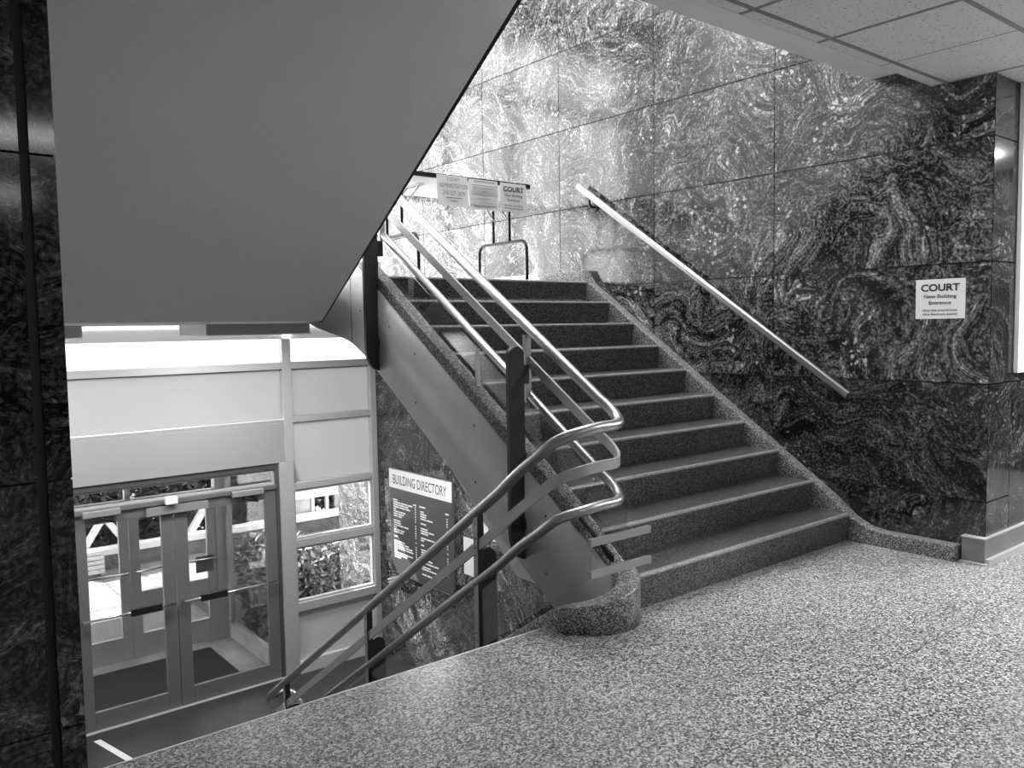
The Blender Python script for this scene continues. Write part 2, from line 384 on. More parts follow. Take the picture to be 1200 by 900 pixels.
# ------------------------------------------------------------------ landing slab with its rounded well
def arc(cx, cy_, r, a0, a1, n=12):
    return [(cx+r*math.cos(math.radians(a0+(a1-a0)*i/n)), cy_+r*math.sin(math.radians(a0+(a1-a0)*i/n))) for i in range(n+1)]
XU0, XU1 = 2.76, 2.86          # curb and string of the rising flight
XS = 4.76                      # its right end, at the wall curb
XD0, XD1 = 2.40, 2.50          # curb and string of the falling flight
YT = Y1 + 9*RUN                # top nosing
wc = ((XD1-.04+XU0)/2, 5.15); wr = (XU0-(XD1-.04))/2
pl = [(XS-.001, YT+.015), (XS-.001, 8.50), (.53, 8.50), (.53, 4.97), (XD1-.055, 4.97)] + arc(wc[0], wc[1], wr+.014, 180, 0) + [(XU0+.014, YT+.015)]
struct(MB().prism(pl, 2, 1.42, ZL).build('floor_landing', M_TERC))
struct(MB().prism([(p[0], p[1]) for p in pl], 2, 1.405, 1.4195).build('ceiling_landing', M_PLAST))

# ------------------------------------------------------------------ rising staircase
st = thing('staircase', 'dark speckled terrazzo staircase rising to the bright landing along the granite wall', 'staircase', (3.8, 2.62, 0))
for n in range(1, 11):
    y = Y1 + (n-1)*RUN; z = n*RISE; yb = y + RUN + .03
    lo = z - RISE - (.10 if n > 1 else -0.0)
    prof = [(y+.018, z-RISE), (y+.002, z-.028)] + [(y+.013-.013*math.sin(math.radians(a)), z-.013+.013*math.cos(math.radians(a))) for a in (90, 72, 54, 36, 18, 0)]
    if n < 10: prof += [(yb, z), (yb, z-RISE)]
    else: prof += [(y+.20, z), (y+.20, z-RISE)]
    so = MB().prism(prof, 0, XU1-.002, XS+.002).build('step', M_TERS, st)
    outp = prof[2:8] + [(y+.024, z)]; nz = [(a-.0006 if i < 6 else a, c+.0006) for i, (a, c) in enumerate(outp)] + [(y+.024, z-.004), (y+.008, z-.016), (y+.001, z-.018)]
    MB().prism(nz, 0, XU1-.0015, XS-.0005).build('nosing', M_TERN, so)  # strip carrying the painted edge highlight
# solid underside
und = [(Y1+.03, -.0), (YT+.02, noz(YT)-.19), (YT+.05, 1.42)] + [(5.0, 1.42), (YT, 1.12), (Y1+.40, -.0)]
MB().prism([(Y1+.03, 0), (YT+.03, noz(YT)-.20), (YT+.03, 1.28), (Y1+.80, 0)], 0, XU0+.02, XW-.002).build('underside', M_PLAST, st)
# curb along the granite wall
yy = [1.99, 2.40, 2.50, 2.60, 2.75, YT-.02, YT+.06]
zz = [.088, .088, .10, .145, noz(2.75)+.0, noz(YT-.02), ZL+.095]
top = list(zip(yy, zz)) + [(8.45, ZL+.095)]
MB().prism(top + [(8.45, ZL-.02), (YT, ZL-.3), (2.9, -.0), (1.99, 0)], 0, XS, XW-.0005).build('wall_curb', M_TERC, st, .006)
# curb of the rising flight wrapping round the foot of the well and down the other flight
CX, CYC = (XD0+XU1)/2, 2.70; RO, RI = (XU1-XD0)/2, (XU0-XD1)/2
def curb_section(t):
    """t: 0 at the top of the rising flight, through the round end, down the falling one -> (inner xy, outer xy, ztop, zbottom)"""
rows = []
for i in range(22):
    y = YT+.25 - (YT+.25-CYC)*i/21; rows.append(((XU0+.012, y), (XU1, y), min(noz(y)+.045*min(1, max(0, (y-2.70)/.35)), ZL+.10), max(-.02, min(noz(y), ZL)-.16)))
rows[0] = rows[0]
for i in range(1, 18):
    a = -math.pi*i/18; c, s_ = math.cos(a), math.sin(a)
    zt = .230 + (.098-.230)*(i/18.0)
    rows.append(((CX+(RI-.012)*c, CYC+RI*s_), (CX+RO*c, CYC+RO*s_), zt, -.02))
for i in range(16):
    y = CYC + (6.1-CYC)*i/15
    zt = .098 - (y-CYC)*.665
    rows.append(((XD1-.012, y), (XD0, y), zt, zt-.30))
mb = MB(); vs = []
for (pi_, po, zt, zb_) in rows:
    vs += [(pi_[0], pi_[1], zb_), (pi_[0], pi_[1], zt-.004), (pi_[0]*.94+po[0]*.06, pi_[1]*.94+po[1]*.06, zt), (pi_[0]*.06+po[0]*.94, pi_[1]*.06+po[1]*.94, zt), (po[0], po[1], zt-.006), (po[0], po[1], zb_)]
fs = []
for i in range(len(rows)-1):
    for k in range(6):
        l = (k+1) % 6; fs.append((i*6+k, i*6+l, i*6+6+l, i*6+6+k))
fs += [tuple(range(6)), tuple(range(len(vs)-6, len(vs)))[::-1]]
mb.add(vs, fs, False)
o = mb.build('curb', M_TERC, st)
for p in o.data.polygons: p.use_smooth = abs(p.normal.z) < .3
# black strip standing in for shade in the reveal, and aluminium string cladding, one sheet that runs up the flight and round the ends of the well
YS0 = CYC
def string_rows(off_top, off_bot, xo):
    R = []
    for i in range(1, 12):      # from the falling side round the foot
        a = -math.pi + math.pi*i/12
        R.append((CX+(RI+xo)*math.cos(a), CYC+(RI+xo)*math.sin(a), (.095+.115*i/12) if off_top < 0 else .19+off_top, -.10))
    ys = [CYC + (4.70-CYC)*i/16 for i in range(17)]
    for y in ys: R.append((XU0+xo, y, noz(y)+off_top, max(-.6, noz(y)+off_bot)))
    for y, b in ((4.78, 1.045), (4.86, 1.10), (4.95, 1.155), (5.05, 1.205), (5.15, 1.25)):
        R.append((XU0+xo, y, min(noz(y)+off_top, ZL+.12), b))
    for i in range(1, 13):
        a = math.pi*i/12; R.append((wc[0]+(wr+xo)*math.cos(a), wc[1]+(wr+xo)*math.sin(a), 1.83, 1.25+.145*min(1, i/9)))
    R.append((wc[0]-wr-xo, 5.0, 1.83, 1.40))
    return R
R = string_rows(-.035, -.58, 0)
mb = MB(); n = len(R)
Rin = string_rows(-.035, -.58, .012)
vs = []
for a, b in zip(R, Rin): vs += [(a[0], a[1], a[2]), (a[0], a[1], a[3]), (b[0], b[1], b[3]), (b[0], b[1], b[2])]
fs = []
for i in range(n-1):
    for k in range(4): l = (k+1) % 4; fs.append((4*i+k, 4*i+l, 4*i+4+l, 4*i+4+k))
fs += [(0, 1, 2, 3), (4*n-4, 4*n-3, 4*n-2, 4*n-1)]
mb.add(vs, fs, False); cl = mb.build('string_cladding', M_STR, st)
for p in cl.data.polygons: p.use_smooth = abs(p.normal.z) < .4
cl['label'] = 'satin grey metal cladding on the side of the stair'
mb = MB(); Rr = string_rows(.035, -.06, .016); Rq = string_rows(.035, -.06, .03); vs = []
for a, b in zip(Rr, Rq): vs += [(a[0], a[1], a[2]), (a[0], a[1], a[2]-.09), (b[0], b[1], b[2]-.09), (b[0], b[1], b[2])]
mb.add(vs, [tuple(4*i+k if q == 0 else x for q, x in enumerate(())) for k in range(0)])
for i in range(11, 28):
    for k in range(4): l = (k+1) % 4; mb.f.append([4*i+k, 4*i+l, 4*i+4+l, 4*i+4+k]); mb.sm.append(False)
mb.build('shadow_gap', M_BLACK, st)  # dark strip painted as the shade under the curb
# seam and screws of the cladding
for (y, dz) in ((3.15, -.15), (3.15, -.45), (3.75, -.14), (3.75, -.46), (4.35, -.15), (4.35, -.45), (4.65, -.18), (5.02, -.32)):
    MB().disc((XU0-.001, y, noz(y)+dz), 0, .006, .004, 8).build('screw', M_BLACK, cl)
MB().box(XU0-.0015, XU0, 5.148, 5.152, 1.25, 1.82).build('seam', M_BLACK, cl)

# ------------------------------------------------------------------ falling staircase (to the entrance)
sd = thing('staircase', 'flight of dark stairs going down from the lobby edge to the entrance doors', 'staircase', (1.5, 2.75, -2.47))
nr = 14; rr = 2.47/nr
for k in range(1, nr):
    y = 2.75 + (k-1)*RUN; z = -k*rr
    MB().box(XL+.002, XD0+.002, y, y+RUN+.02, z-rr-.02, z).build('step', M_TERS, sd)
MB().prism([(2.76, -.2), (2.76+RUN*13, -2.47), (2.76+RUN*13, -2.47), (2.76+RUN*11, -2.47), (2.76, -.55)], 0, XD1-.03, XD1+.005).build('string_cladding', M_STR, sd)

# ------------------------------------------------------------------ upper flight overhead (plaster soffit)
su = thing('staircase', 'upper flight overhead with smooth grey plaster underside and black edge', 'staircase', (1.5, 4.97, 1.42))
def zs(y): return 1.405 + .692*(4.97-y)
MB().prism([(4.97, zs(4.97)), (2.565, zs(2.565)), (2.565, zs(2.565)+.3), (4.97, zs(4.97)+.3)], 0, XL+.001, 2.452).build('soffit', M_PLAST, su)
MB().prism([(5.02, zs(4.985)), (2.565, zs(2.565)-.004), (2.565, zs(2.565)+.55), (5.02, zs(4.97)+.45)], 0, 2.453, 2.478).build('outer_string', M_BLACK, su)
for k in range(10):
    y = 4.95 - k*RUN
    MB().box(XL+.002, 2.452, max(2.565, y-RUN-.02), y, ZL+k*RISE-.02, ZL+(k+1)*RISE).build('step', M_TERS, su)

# ------------------------------------------------------------------ railing
rl = thing('stair_railing', 'three-bar metal railing that comes down the stair, bends back and runs down to the entrance', 'railing', (2.64, 2.62, 0))
XRU, XRD = 2.835, 2.462
def rail_path(off):
    def zu(y): return .999 + .664*(y-2.842) + off
    def zd(y): return .62 - .690*(y-3.04) + off
    z1, z2 = zu(2.80), zd(2.88)
    pts = [(XRU, 5.15, zu(5.15)), (XRU, 2.83, zu(2.83))]
    bend = [(XRU, 2.83, zu(2.83)), (XRU-.001, 2.765, zu(2.765)+.006), (XRU-.025, 2.69, zu(2.71)), (XRU-.085, 2.64, zu(2.70)-.012),
            (CX, 2.632, .89+off), (XRD+.07, 2.66, .872+off), (XRD+.015, 2.75, .83+off), (XRD, 2.86, .752+off), (XRD, 3.0, zd(3.0)+.012), (XRD, 3.15, zd(3.15))]
    p = [Vector(pts[0])] + smoothpath(bend, 6)
    return p, zu, zd
YE = 6.12
for nm, off, kind in (('top_rail', 0, 't'), ('middle_rail', -.175, 'b'), ('bottom_rail', -.355, 't')):
    p, zu, zd = rail_path(off)
    if off == 0:
        e = zd(YE)
        p += [Vector((XRD, YE-.06, zd(YE-.06)))]
        p += smoothpath([(XRD, YE-.06, zd(YE-.06)), (XRD+.01, YE+.01, e-.02), (XRD+.06, YE+.07, e-.035), (XRD+.15, YE+.08, e-.035), (XRD+.22, YE+.02, e-.05),
                         (XRD+.24, YE-.08, e-.14), (XRD+.24, YE-.10, e-.28), (XRD+.2, YE-.1, e-.36)], 5)[1:]
    else:
        p += [Vector((XRD, YE-.15, zd(YE-.15)))]
    if kind == 't': MB().tube(p, .0265 if off == 0 else .0235, 14).build(nm, M_RAIL, rl)
    else: MB().sweep(p, [(-.007, -.024), (.007, -.024), (.007, .024), (-.007, .024)], up=(0, 0, 1), smooth=False).build(nm, M_BAR, rl)
def zu0(y): return .999 + .664*(y-2.842)
def zd0(y): return .62 - .690*(y-3.04)
# posts: rounded plates fixed in the well, with a bar that carries the rails
def pill(x_in, x_out, zb_, zt_, side):
    w = x_out - x_in; pts = []
    R_ = abs(w)*.95
    n = 6
    # bottom: quarter round on the well side; top: quarter round on the same side and a small one on the other
    for i in range(n+1):
        a = math.pi/2*i/n; pts.append((x_out - w*.95*(1-math.sin(a)), zb_ + R_*1.6*(1-math.cos(a))))
    for i in range(n+1):
        a = math.pi/2*i/n; pts.append((x_out - w*.5*(1-math.cos(a)), zt_ - abs(w)*.5*(1-math.sin(a))))
    for i in range(n+1):
        a = math.pi/2*i/n; pts.append((x_in + w*.45*(1-math.sin(a)), zt_ - abs(w)*.45*(1-math.cos(a))))
    pts.append((x_in, zb_))
    return pts
for (y, zb_, zt_) in ((3.33, .12, 1.245), (4.80, 1.07, 2.02)):
    po = thing_post = MB().prism([(a, c) for a, c in pill(XU0+.01, XU0-.093, zb_, zt_, -1)], 1, y-.014, y+.014).build('post', M_POST, rl, .002)
    MB().box(XRU-.025, XRU+.012, y+.02, y+.045, zu0(y)-.375, zu0(y)-.02).build('rail_bracket', M_POSTL, po)
    MB().box(XU0-.02, XRU-.01, y+.012, y+.03, zt_-.20, zt_-.10).build('bracket_arm', M_POST, po)
    MB().disc((XU0-.012, y+.03, zb_+.19), 0, .06, .02, 20).build('dark_disc', M_POST, po)  # dark disc on the string beside the post
for (y) in (3.335, 4.50, 5.78):
    zt_ = zd0(y)
    po = MB().box(XRD-.012, XRD+.028, y-.012, y+.012, zt_-.80, zt_-.015).build('post', M_POST, rl)
    MB().box(XRD-.016, XRD-.0122, y-.016, y+.016, zt_-.80, zt_-.02).build('post_edge', M_POSTL, po)
    MB().prism(pill(XRD+.02, XRD+.13, zt_-1.05, zt_-.20, 1), 1, y+.016, y+.04).build('post_plate', M_POST, po, .002)
    for dz in (.04, .115, .16, .20, .60, .64):
        MB().disc((XRD-.0165, y, zt_-dz-.02), 0, .0045, .003, 8).build('bolt', M_BLACK, po)
# glass panels below the bottom rail
def gl_up(y): return zu0(y) - .41
gp = MB().prism([(2.66, noz(2.66)+.07), (2.66, gl_up(2.70)), (2.72, gl_up(2.72)), (3.80, gl_up(3.80)), (3.80, noz(3.80)+.01), (2.80, noz(2.80)+.01)], 0, XRU-.003, XRU+.003).build('glass_panel', M_RGLASS, rl)
gp = MB().prism([(3.806, noz(3.806)+.01), (3.806, gl_up(3.806)), (5.10, gl_up(5.10)), (5.10, noz(5.10)+.01)], 0, XRU-.003, XRU+.003).build('glass_panel', M_RGLASS, rl)
MB().box(XRU-.012, XRU+.008, 3.795, 3.815, noz(3.80)+.03, gl_up(3.80)+.0).build('glass_clamp', M_WHITE, rl)
def gl_dn(y): return zd0(y) - .41
gp = MB().prism([(2.52, .47), (2.52, .262), (2.76, .10), (4.52, .10-.68*1.76), (4.52, gl_dn(4.52)), (3.0, gl_dn(3.0)), (2.80, gl_dn(2.85))], 0, XRD-.003, XRD+.003).build('glass_panel', M_RGLASS, rl)
gp = MB().prism([(4.53, .10-.68*1.77), (5.9, .10-.68*3.14), (5.9, gl_dn(5.9)), (4.53, gl_dn(4.53))], 0, XRD-.003, XRD+.003).build('glass_panel', M_RGLASS, rl)
for zc in (.415, .275):
    MB().box(XRD-.004, XRU+.006, 2.515, 2.535, zc-.016, zc+.016).build('glass_bracket', M_POSTL, rl)['label'] = 'pale metal bracket joining the two glass panels'

# ------------------------------------------------------------------ wall handrail
wh = thing('wall_handrail', 'sloping metal handrail on brackets fixed to the swirled granite wall', 'handrail', (XW-.01, 3.8, 1.6))
def zw(y): return .91 + (y-2.662)*(2.475-.91)/(4.995-2.662)
xh = 4.78
MB().sweep([(xh, 2.64, zw(2.64)), (xh, 5.0, zw(5.0))], [(-.022, -.012), (-.014, -.022), (.014, -.022), (.022, -.012), (.022, .014), (.012, .024), (-.012, .024), (-.022, .014)], up=(0, 0, 1), smooth=False).build('rail', M_RAIL, wh)
for y in (2.735, 3.76, 4.87):
    z = zw(y)
    b = MB().tube(smoothpath([(xh, y, z-.02), (xh, y, z-.06), (xh+.02, y, z-.09), (xh+.06, y, z-.09)], 5), .009, 8).build('bracket', M_LEGB, wh)
    MB().disc((XW-.006, y, z-.088), 0, .032, .012, 18).build('wall_rosette', M_LEGB, b)
    MB().box(xh-.015, xh+.015, y-.035, y+.035, z-.027, z-.020).build('saddle', M_LEGB, b)

# ------------------------------------------------------------------ signs and papers
def sheet_wall(name, label, cat, y0, y1, z0, z1, grp=None, m=M_PAPER):
    """sheet on the granite wall facing -X; y0 > y1 is left to right"""
    o = MB().box(XW-.0025, XW-.0005, y1, y0, z0, z1).build(name, m); return tag(o, label, cat, grp)
XDW, UDW = (0, -1, 0), (0, 0, 1)
cs = sheet_wall('court_notice', 'white COURT New Building Entrance notice on the granite wall above the base cover', 'notice', 2.272, 2.000, 1.352, 1.575)
def court_text(o, cx_, cy_, cz, w, h, xd, ud, px):
    """cx..: top centre of sheet"""
    P = lambda t: Vector((cx_, cy_, cz)) - Vector(ud)*h*t
    text(o, 'lettering', 'COURT', M_INK, P(.21), xd, ud, width=w*.78, height=h*.17, bold=.03, off=px)
    text(o, 'lettering', 'New Building', M_INK, P(.43), xd, ud, width=w*.66, height=h*.085, bold=.015, off=px)
    text(o, 'lettering', 'Entrance', M_INK, P(.59), xd, ud, width=w*.45, height=h*.085, bold=.015, off=px)
    text(o, 'lettering', '(Exit the courthouse', M_INK, P(.78), xd, ud, width=w*.70, height=h*.055, bold=.015, off=px)
    text(o, 'lettering', 'thru the front doors)', M_INK, P(.88), xd, ud, width=w*.70, height=h*.055, bold=.015, off=px)
court_text(cs, XW-.003, 2.136, 1.575, .272, .223, XDW, UDW, -.0008 if False else .0006)

dr = thing('directory_board', 'BUILDING DIRECTORY board with white header on the granite wall below the stair', 'sign', (XW-.01, 7.58, -1.44))
MB().box(XW-.030, XW-.001, 6.955, 8.205, -1.44, -.24).build('frame', M_POSTL, dr)
bd = MB().box(XW-.034, XW-.0305, 6.965, 8.195, -1.43, -.455).build('letter_board', M_DIRB, dr)
hd = MB().box(XW-.036, XW-.0305, 6.96, 8.20, -.455, -.245).build('header', M_WHITE, dr)
text(hd, 'lettering', 'BUILDING DIRECTORY', M_INK, (XW-.036, 7.58, -.352), XDW, UDW, width=1.06, height=.105, off=.001)
rows_ = MB(); lines = MB()
random.seed(11)
for k in range(36):
    z = -.48 - k*.0262; lines.box(XW-.0345, XW-.034, 6.965, 8.195, z-.0012, z+.0012)
def words(z, y_left, widths):
    y = y_left
    for w in widths:
        rows_.box(XW-.0352, XW-.0345, y-w, y, z-.008, z+.008); y -= w+.012
for k in range(26):
    z = -.59 - k*.0262
    if k in (8, 17): continue
    if k == 0: words(z, 8.13, [.10]); words(z, 7.70, [.06]); words(z, 7.58, [.12]); words(z, 7.08, [.06]); continue
    if random.random() < .85: words(z, 8.12, [random.uniform(.05, .16) for _ in range(random.randint(1, 3))]); words(z, 7.67, [.018])
    if random.random() < .6: words(z, 7.56, [random.uniform(.06, .15) for _ in range(random.randint(1, 2))]); words(z, 7.06, [.018])
for z, w in ((-1.20, .35), (-1.27, .45), (-1.33, .3)): words(z, 7.55, [w*.3, w*.3, w*.25])
lines.build('ruling', M_FRAMEDK, bd); rows_.build('directory_entries', M_WHITE, bd)
sheet_wall('paper_notice', 'blank-looking white paper on the granite just right of the directory board', 'notice', 6.81, 6.50, -1.165, -.78)
sheet_wall('paper_notice', 'small white paper higher up the granite, tucked beside the stair cladding edge', 'notice', 6.46, 6.24, -.735, -.47)

# ------------------------------------------------------------------ folding table on the landing
tb = thing('folding_table', 'white folding table with black rim standing across the top of the stairs', 'table', (3.7, 5.4, ZL))
TX0, TX1, TY0, TY1 = 3.08, 4.285, 5.035, 5.80
MB().box(TX0, TX1, TY0, TY1, 2.415, 2.447).build('tabletop', M_TABLE, tb, .006)
rim = MB(); rim.sweep([(TX0, TY0-.006, 2.434), (TX1, TY0-.006, 2.434), (TX1+.006, TY0, 2.434), (TX1+.006, TY1, 2.434), (TX1, TY1+.006, 2.434), (TX0, TY1+.006, 2.434), (TX0-.006, TY1, 2.434), (TX0-.006, TY0, 2.434)], [(-.005, -.016), (.005, -.016), (.005, .016), (-.005, .016)], up=(0, 0, 1), smooth=False, closed=True)
rim.build('rim', M_LEGB, tb)
for xl, s_ in ((4.245, -1), (3.24, 1)):
    lg = MB(); lg.tube([(xl, 5.24, 2.41), (xl, 5.24, 2.02)], .011, 8); lg.tube([(xl, 5.45, 2.41), (xl, 5.45, 2.02)], .011, 8)
    l1 = lg.build('leg', M_LEGB, tb)
    lg = MB(); lg.tube(smoothpath([(xl, 5.03, ZL+.012), (xl, 5.03, 1.93), (xl, 5.045, 1.99), (xl, 5.10, 2.02), (xl, 5.34, 2.02), (xl, 5.57, 2.02), (xl, 5.63, 1.99), (xl, 5.645, 1.93), (xl, 5.645, ZL+.012)], 5), .0125, 10)
    lg.build('foot_frame', M_LEGB, l1)
    for yy_ in (5.26, 5.43):
        MB().tube([(xl+s_*.18, yy_, 2.41), (xl+s_*.002, yy_, 2.20)], .006, 6).build('brace', M_CHROME, l1)
    MB().box(xl+s_*.16, xl+s_*.20, 5.24, 5.45, 2.40, 2.415).build('hinge', M_CHROME, l1)
def sheet_tab(label, x0, x1, z0, z1, tilt=0.0):
    mb = MB(); y = TY0-.016
    mb.prism([(y, z1), (y-.004-tilt*.2, (z0+z1)/2), (y-.004-tilt, z0), (y-.0055-tilt, z0), (y-.0055-tilt*.2, (z0+z1)/2), (y-.0015, z1)], 0, x0, x1)
    return tag(mb.build('paper_notice', M_PAPER), label, 'notice')
p1 = sheet_tab('leftmost sheet taped to the table edge, COURT ADMINISTRATION and a phone number', 3.40, 3.672, 2.225, 2.445, .01)
p2 = sheet_tab('middle sheet of the three taped to the table edge, lines of faint print', 3.682, 3.955, 2.215, 2.440, .012)
p3 = sheet_tab('rightmost sheet taped to the table edge, COURT New Building Entrance', 3.975, 4.235, 2.225, 2.440, .0)
XT, UT = (1, 0, 0), (0, 0, 1); yp = TY0-.024
text(p1, 'lettering', 'COURT', M_PALEINK, (3.54, yp-.004, 2.418), XT, UT, width=.11, height=.023, off=.001)
text(p1, 'lettering', 'ADMINISTRATION', M_PALEINK, (3.54, yp-.006, 2.370), XT, UT, width=.255, height=.030, off=.001)
text(p1, 'lettering', '218-327-2870', M_PALEINK, (3.54, yp-.008, 2.318), XT, UT, width=.20, height=.030, off=.001)
fm = MB()
for zl, w in ((2.283, .14), (2.262, .06)): fm.box(3.54-w/2, 3.54+w/2, yp-.0105, yp-.0098, zl-.003, zl+.003)
fm.build('print_lines', M_PALEINK, p1)
fm = MB()
for zl, w in ((2.425, .20), (2.395, .24), (2.375, .22), (2.353, .06), (2.325, .25), (2.302, .12), (2.268, .24), (2.25, .20)): fm.box(3.82-w/2, 3.82+w/2, yp-.0125, yp-.0095, zl-.003 if zl < 2.42 else zl-.009, zl+.003)
fm.build('print_lines', M_FAINT, p2)
court_text(p3, 4.105, yp-.0005, 2.44, .26, .215, XT, UT, .0008)
for xx in (3.965, 4.245):
    tag(MB().box(xx-.012, xx+.014, TY0-.018, TY0-.010, 2.415, 2.450).build('binder_clip', M_BLACK),
        'small black clip on the table rim, %s the COURT New Building Entrance sheet' % ('left of' if xx < 4 else 'right of'), 'clip')

# ------------------------------------------------------------------ convector / base cover at the right corner
bc = thing('base_cover', 'low bare metal base cover wrapping the granite corner at the floor', 'base cover', (4.81, 1.85, 0))
mb = MB(); mb.box(4.800, 4.808, 1.852, 1.972, .012, .142); mb.box(4.808, 8, 1.852, 1.858, .012, .142); mb.build('front', M_COVER, bc)
mb = MB(); mb.box(4.796, 4.846, 1.848, 1.975, .142, .149); mb.box(4.84, 8, 1.848, 1.869, .142, .149); mb.build('top_lip', M_FRAME, bc)
mb = MB(); mb.box(4.780, 4.808, 1.835, 1.978, 0, .012); mb.box(4.808, 8, 1.83, 1.858, 0, .035); mb.build('foot_rail', M_FRAME, bc)
wb = thing('wall_board', 'tall white board hung on the dark granite at the right edge', 'board', (5.5, 1.86, 1.04))
MB().box(5.175, 6.2, 1.845, 1.868, 1.04, 2.648).build('panel', M_WHITE, wb)
MB().box(5.29, 5.45, 1.838, 1.8445, 1.525, 1.665).build('plate', M_FRAME, wb)

# ------------------------------------------------------------------ window wall and entrance doors (plane Y = 8.53)
def fr(name, x0, x1, z0, z1, y0=8.52, y1=8.60, m=None, parent=None, bevel=.003):
    o = MB().box(x0, x1, y0, y1, z0, z1).build(name, m or M_FRAME, parent, bevel); return o
def tr(n, *a, **k): return struct(fr('trim_%d' % n, *a, **k))
tr(1, 3.71, 3.81, -.086, 1.25, 8.50, 8.61)
tr(2, 3.64, 3.80, ZB, -.086, 8.50, 8.66)
tr(3, XL, 3.81, -.086, .345, 8.51, 8.54, M_SPAN)
tr(4, XL, 3.71, .345, .38, 8.515, 8.56, M_SPAN)
tr(5, 4.775, 4.848, ZB, 1.40, 8.50, 8.62)
tr(6, XL, 3.71, .925, 1.0, 8.51, 8.60)
tr(7, 3.81, 4.775, .925, 1.0, 8.51, 8.60)
tr(8, 3.60, 3.64, ZB, -.086, 8.53, 8.66, M_FRAMEDK)
tr(10, XL, 3.71, .915, .9245, 8.53, 8.58, M_FRAMEDK)
tr(11, 3.81, 4.775, .915, .9245, 8.53, 8.58, M_FRAMEDK)
w1 = struct(fr('window_1', XL, 3.71, .38, .915, 8.565, 8.575, M_FROST, bevel=0))
w2 = struct(fr('window_2', XL, 3.71, 1.0, 1.42, 8.565, 8.575, M_FROSTT, bevel=0))
w3 = struct(fr('window_3', 3.81, 4.775, .405, .915, 8.565, 8.575, M_FROST, bevel=0))
w4 = struct(fr('window_4', 3.81, 4.775, 1.0, 1.42, 8.565, 8.575, M_FROSTT, bevel=0))
w5 = struct(fr('window_5', XL, 4.775, 1.25, 1.405, 8.515, 8.525, M_FROSTT, bevel=0))
tr(12, 3.81, 4.775, .34, .405, 8.51, 8.60)
w6 = struct(fr('window_6', 3.81, 4.775, -.33, .34, 8.565, 8.575, M_FROSTB, bevel=0))
tr(13, 3.80, 4.775, -.404, -.33, 8.51, 8.60)
def glazed(n, x0, x1, z0, z1, y=8.53):
    f = MB(); t = .022
    f.box(x0, x1, y, y+.05, z0, z0+t); f.box(x0, x1, y, y+.05, z1-t, z1); f.box(x0, x0+t, y, y+.05, z0+t, z1-t); f.box(x1-t, x1, y, y+.05, z0+t, z1-t)
    w = struct(f.build('window_%d' % n, M_FRAME))
    MB().box(x0+t, x1-t, y+.02, y+.026, z0+t, z1-t).build('pane', M_TGLASS, w); return w
glazed(7, 3.80, 4.775, -.965, -.404); tr(14, 3.80, 4.775, -1.05, -.965, 8.51, 8.60)
glazed(8, 3.80, 4.775, -1.67, -1.05); tr(15, 3.80, 4.775, -1.765, -1.67, 8.49, 8.60)
tr(16, 3.80, 4.775, -2.33, -1.765, 8.55, 8.58, M_PANEL)
tr(17, 3.80, 4.775, ZB, -2.33, 8.49, 8.58, M_PANEL)
# upper window wall above the landing
g5 = MB()
for z0_, z1_ in ((1.70, 1.86), (2.86, 2.95), (4.22, 4.36), (5.05, 5.62)): g5.box(XL, XW, 8.52, 8.62, z0_, z1_)
for x in (XL+.03, 1.62, 2.70, 3.76, 4.81): g5.box(x-.04, x+.04, 8.50, 8.62, 1.70, 5.6)
struct(g5.build('window_9', M_FRAME)); 
gg = MB()
for z0_, z1_ in ((1.86, 2.86), (2.95, 4.22), (4.36, 5.05)): gg.box(XL+.07, XW-.08, 8.57, 8.576, z0_, z1_)
MBo = gg.build('pane', M_GLASS, bpy.data.objects['window_9'])

# entrance doors, inner pair at Y=8.53 and outer pair at Y=10.17
def leaf(n, x0, x1, z0, z1, y, stile, botr, topr, hinge_left, outer=False, midrail=None):
    f = MB(); t = .045
    f.box(x0, x0+stile, y, y+t, z0, z1); f.box(x1-stile, x1, y, y+t, z0, z1)
    f.box(x0+stile, x1-stile, y, y+t, z0, z0+botr); f.box(x0+stile, x1-stile, y, y+t, z1-topr, z1)
    if midrail: f.box(x0+stile, x1-stile, y, y+t, midrail[0], midrail[1])
    dd = struct(f.build('door_%d' % n, M_FRAMED if not outer else M_FRAME, None, .004))
    MB().box(x0+stile, x1-stile, y+.02, y+.026, z0+botr, z1-topr).build('pane', M_TGLASS if not outer else M_GLASS, dd)
    zc = z0+1.09 if not outer else z0+1.04
    ys = y-.06
    MB().tube([(x0+.05, ys, zc), (x1-.03, ys, zc)], .013, 10).build('push_bar', M_CHROME, dd)
    for xx in (x0+.05, x1-.05): MB().tube([(xx, ys, zc), (xx, y+.002, zc)], .010, 8).build('bar_mount', M_CHROME, dd)
    return dd, zc, ys
DZ0, DZ1 = ZB+.012, -.36
d1, zc, ys = leaf(1, 1.60, 2.527, DZ0, DZ1, 8.54, .125, .175, .105, True)
MB().box(2.07, 2.36, ys-.022, ys+.022, zc-.032, zc+.032).build('push_pad', M_BARPAD, d1)
d2, zc, ys = leaf(2, 2.533, 3.60, DZ0, DZ1, 8.54, .125, .175, .105, False)
MB().box(2.74, 3.01, ys-.022, ys+.022, zc-.032, zc+.032).build('push_pad', M_BARPAD, d2)
# the far-left side of the doorway, behind the pier
tr(18, XL, 1.60, ZB, -.086, 8.53, 8.60, M_SPAN)
tr(19, XL, 3.60, -.15, -.086, 8.53, 8.66, M_FRAMEDK)
tr(22, 1.55, 3.60, -.36, -.315, 8.51, 8.66, M_FRAMED)
glazed(10, 1.60, 3.60, -.315, -.15, 8.56)
tr(23, 1.55, 3.66, ZB-.0, ZB+.010, 8.50, 8.64, M_FRAME)
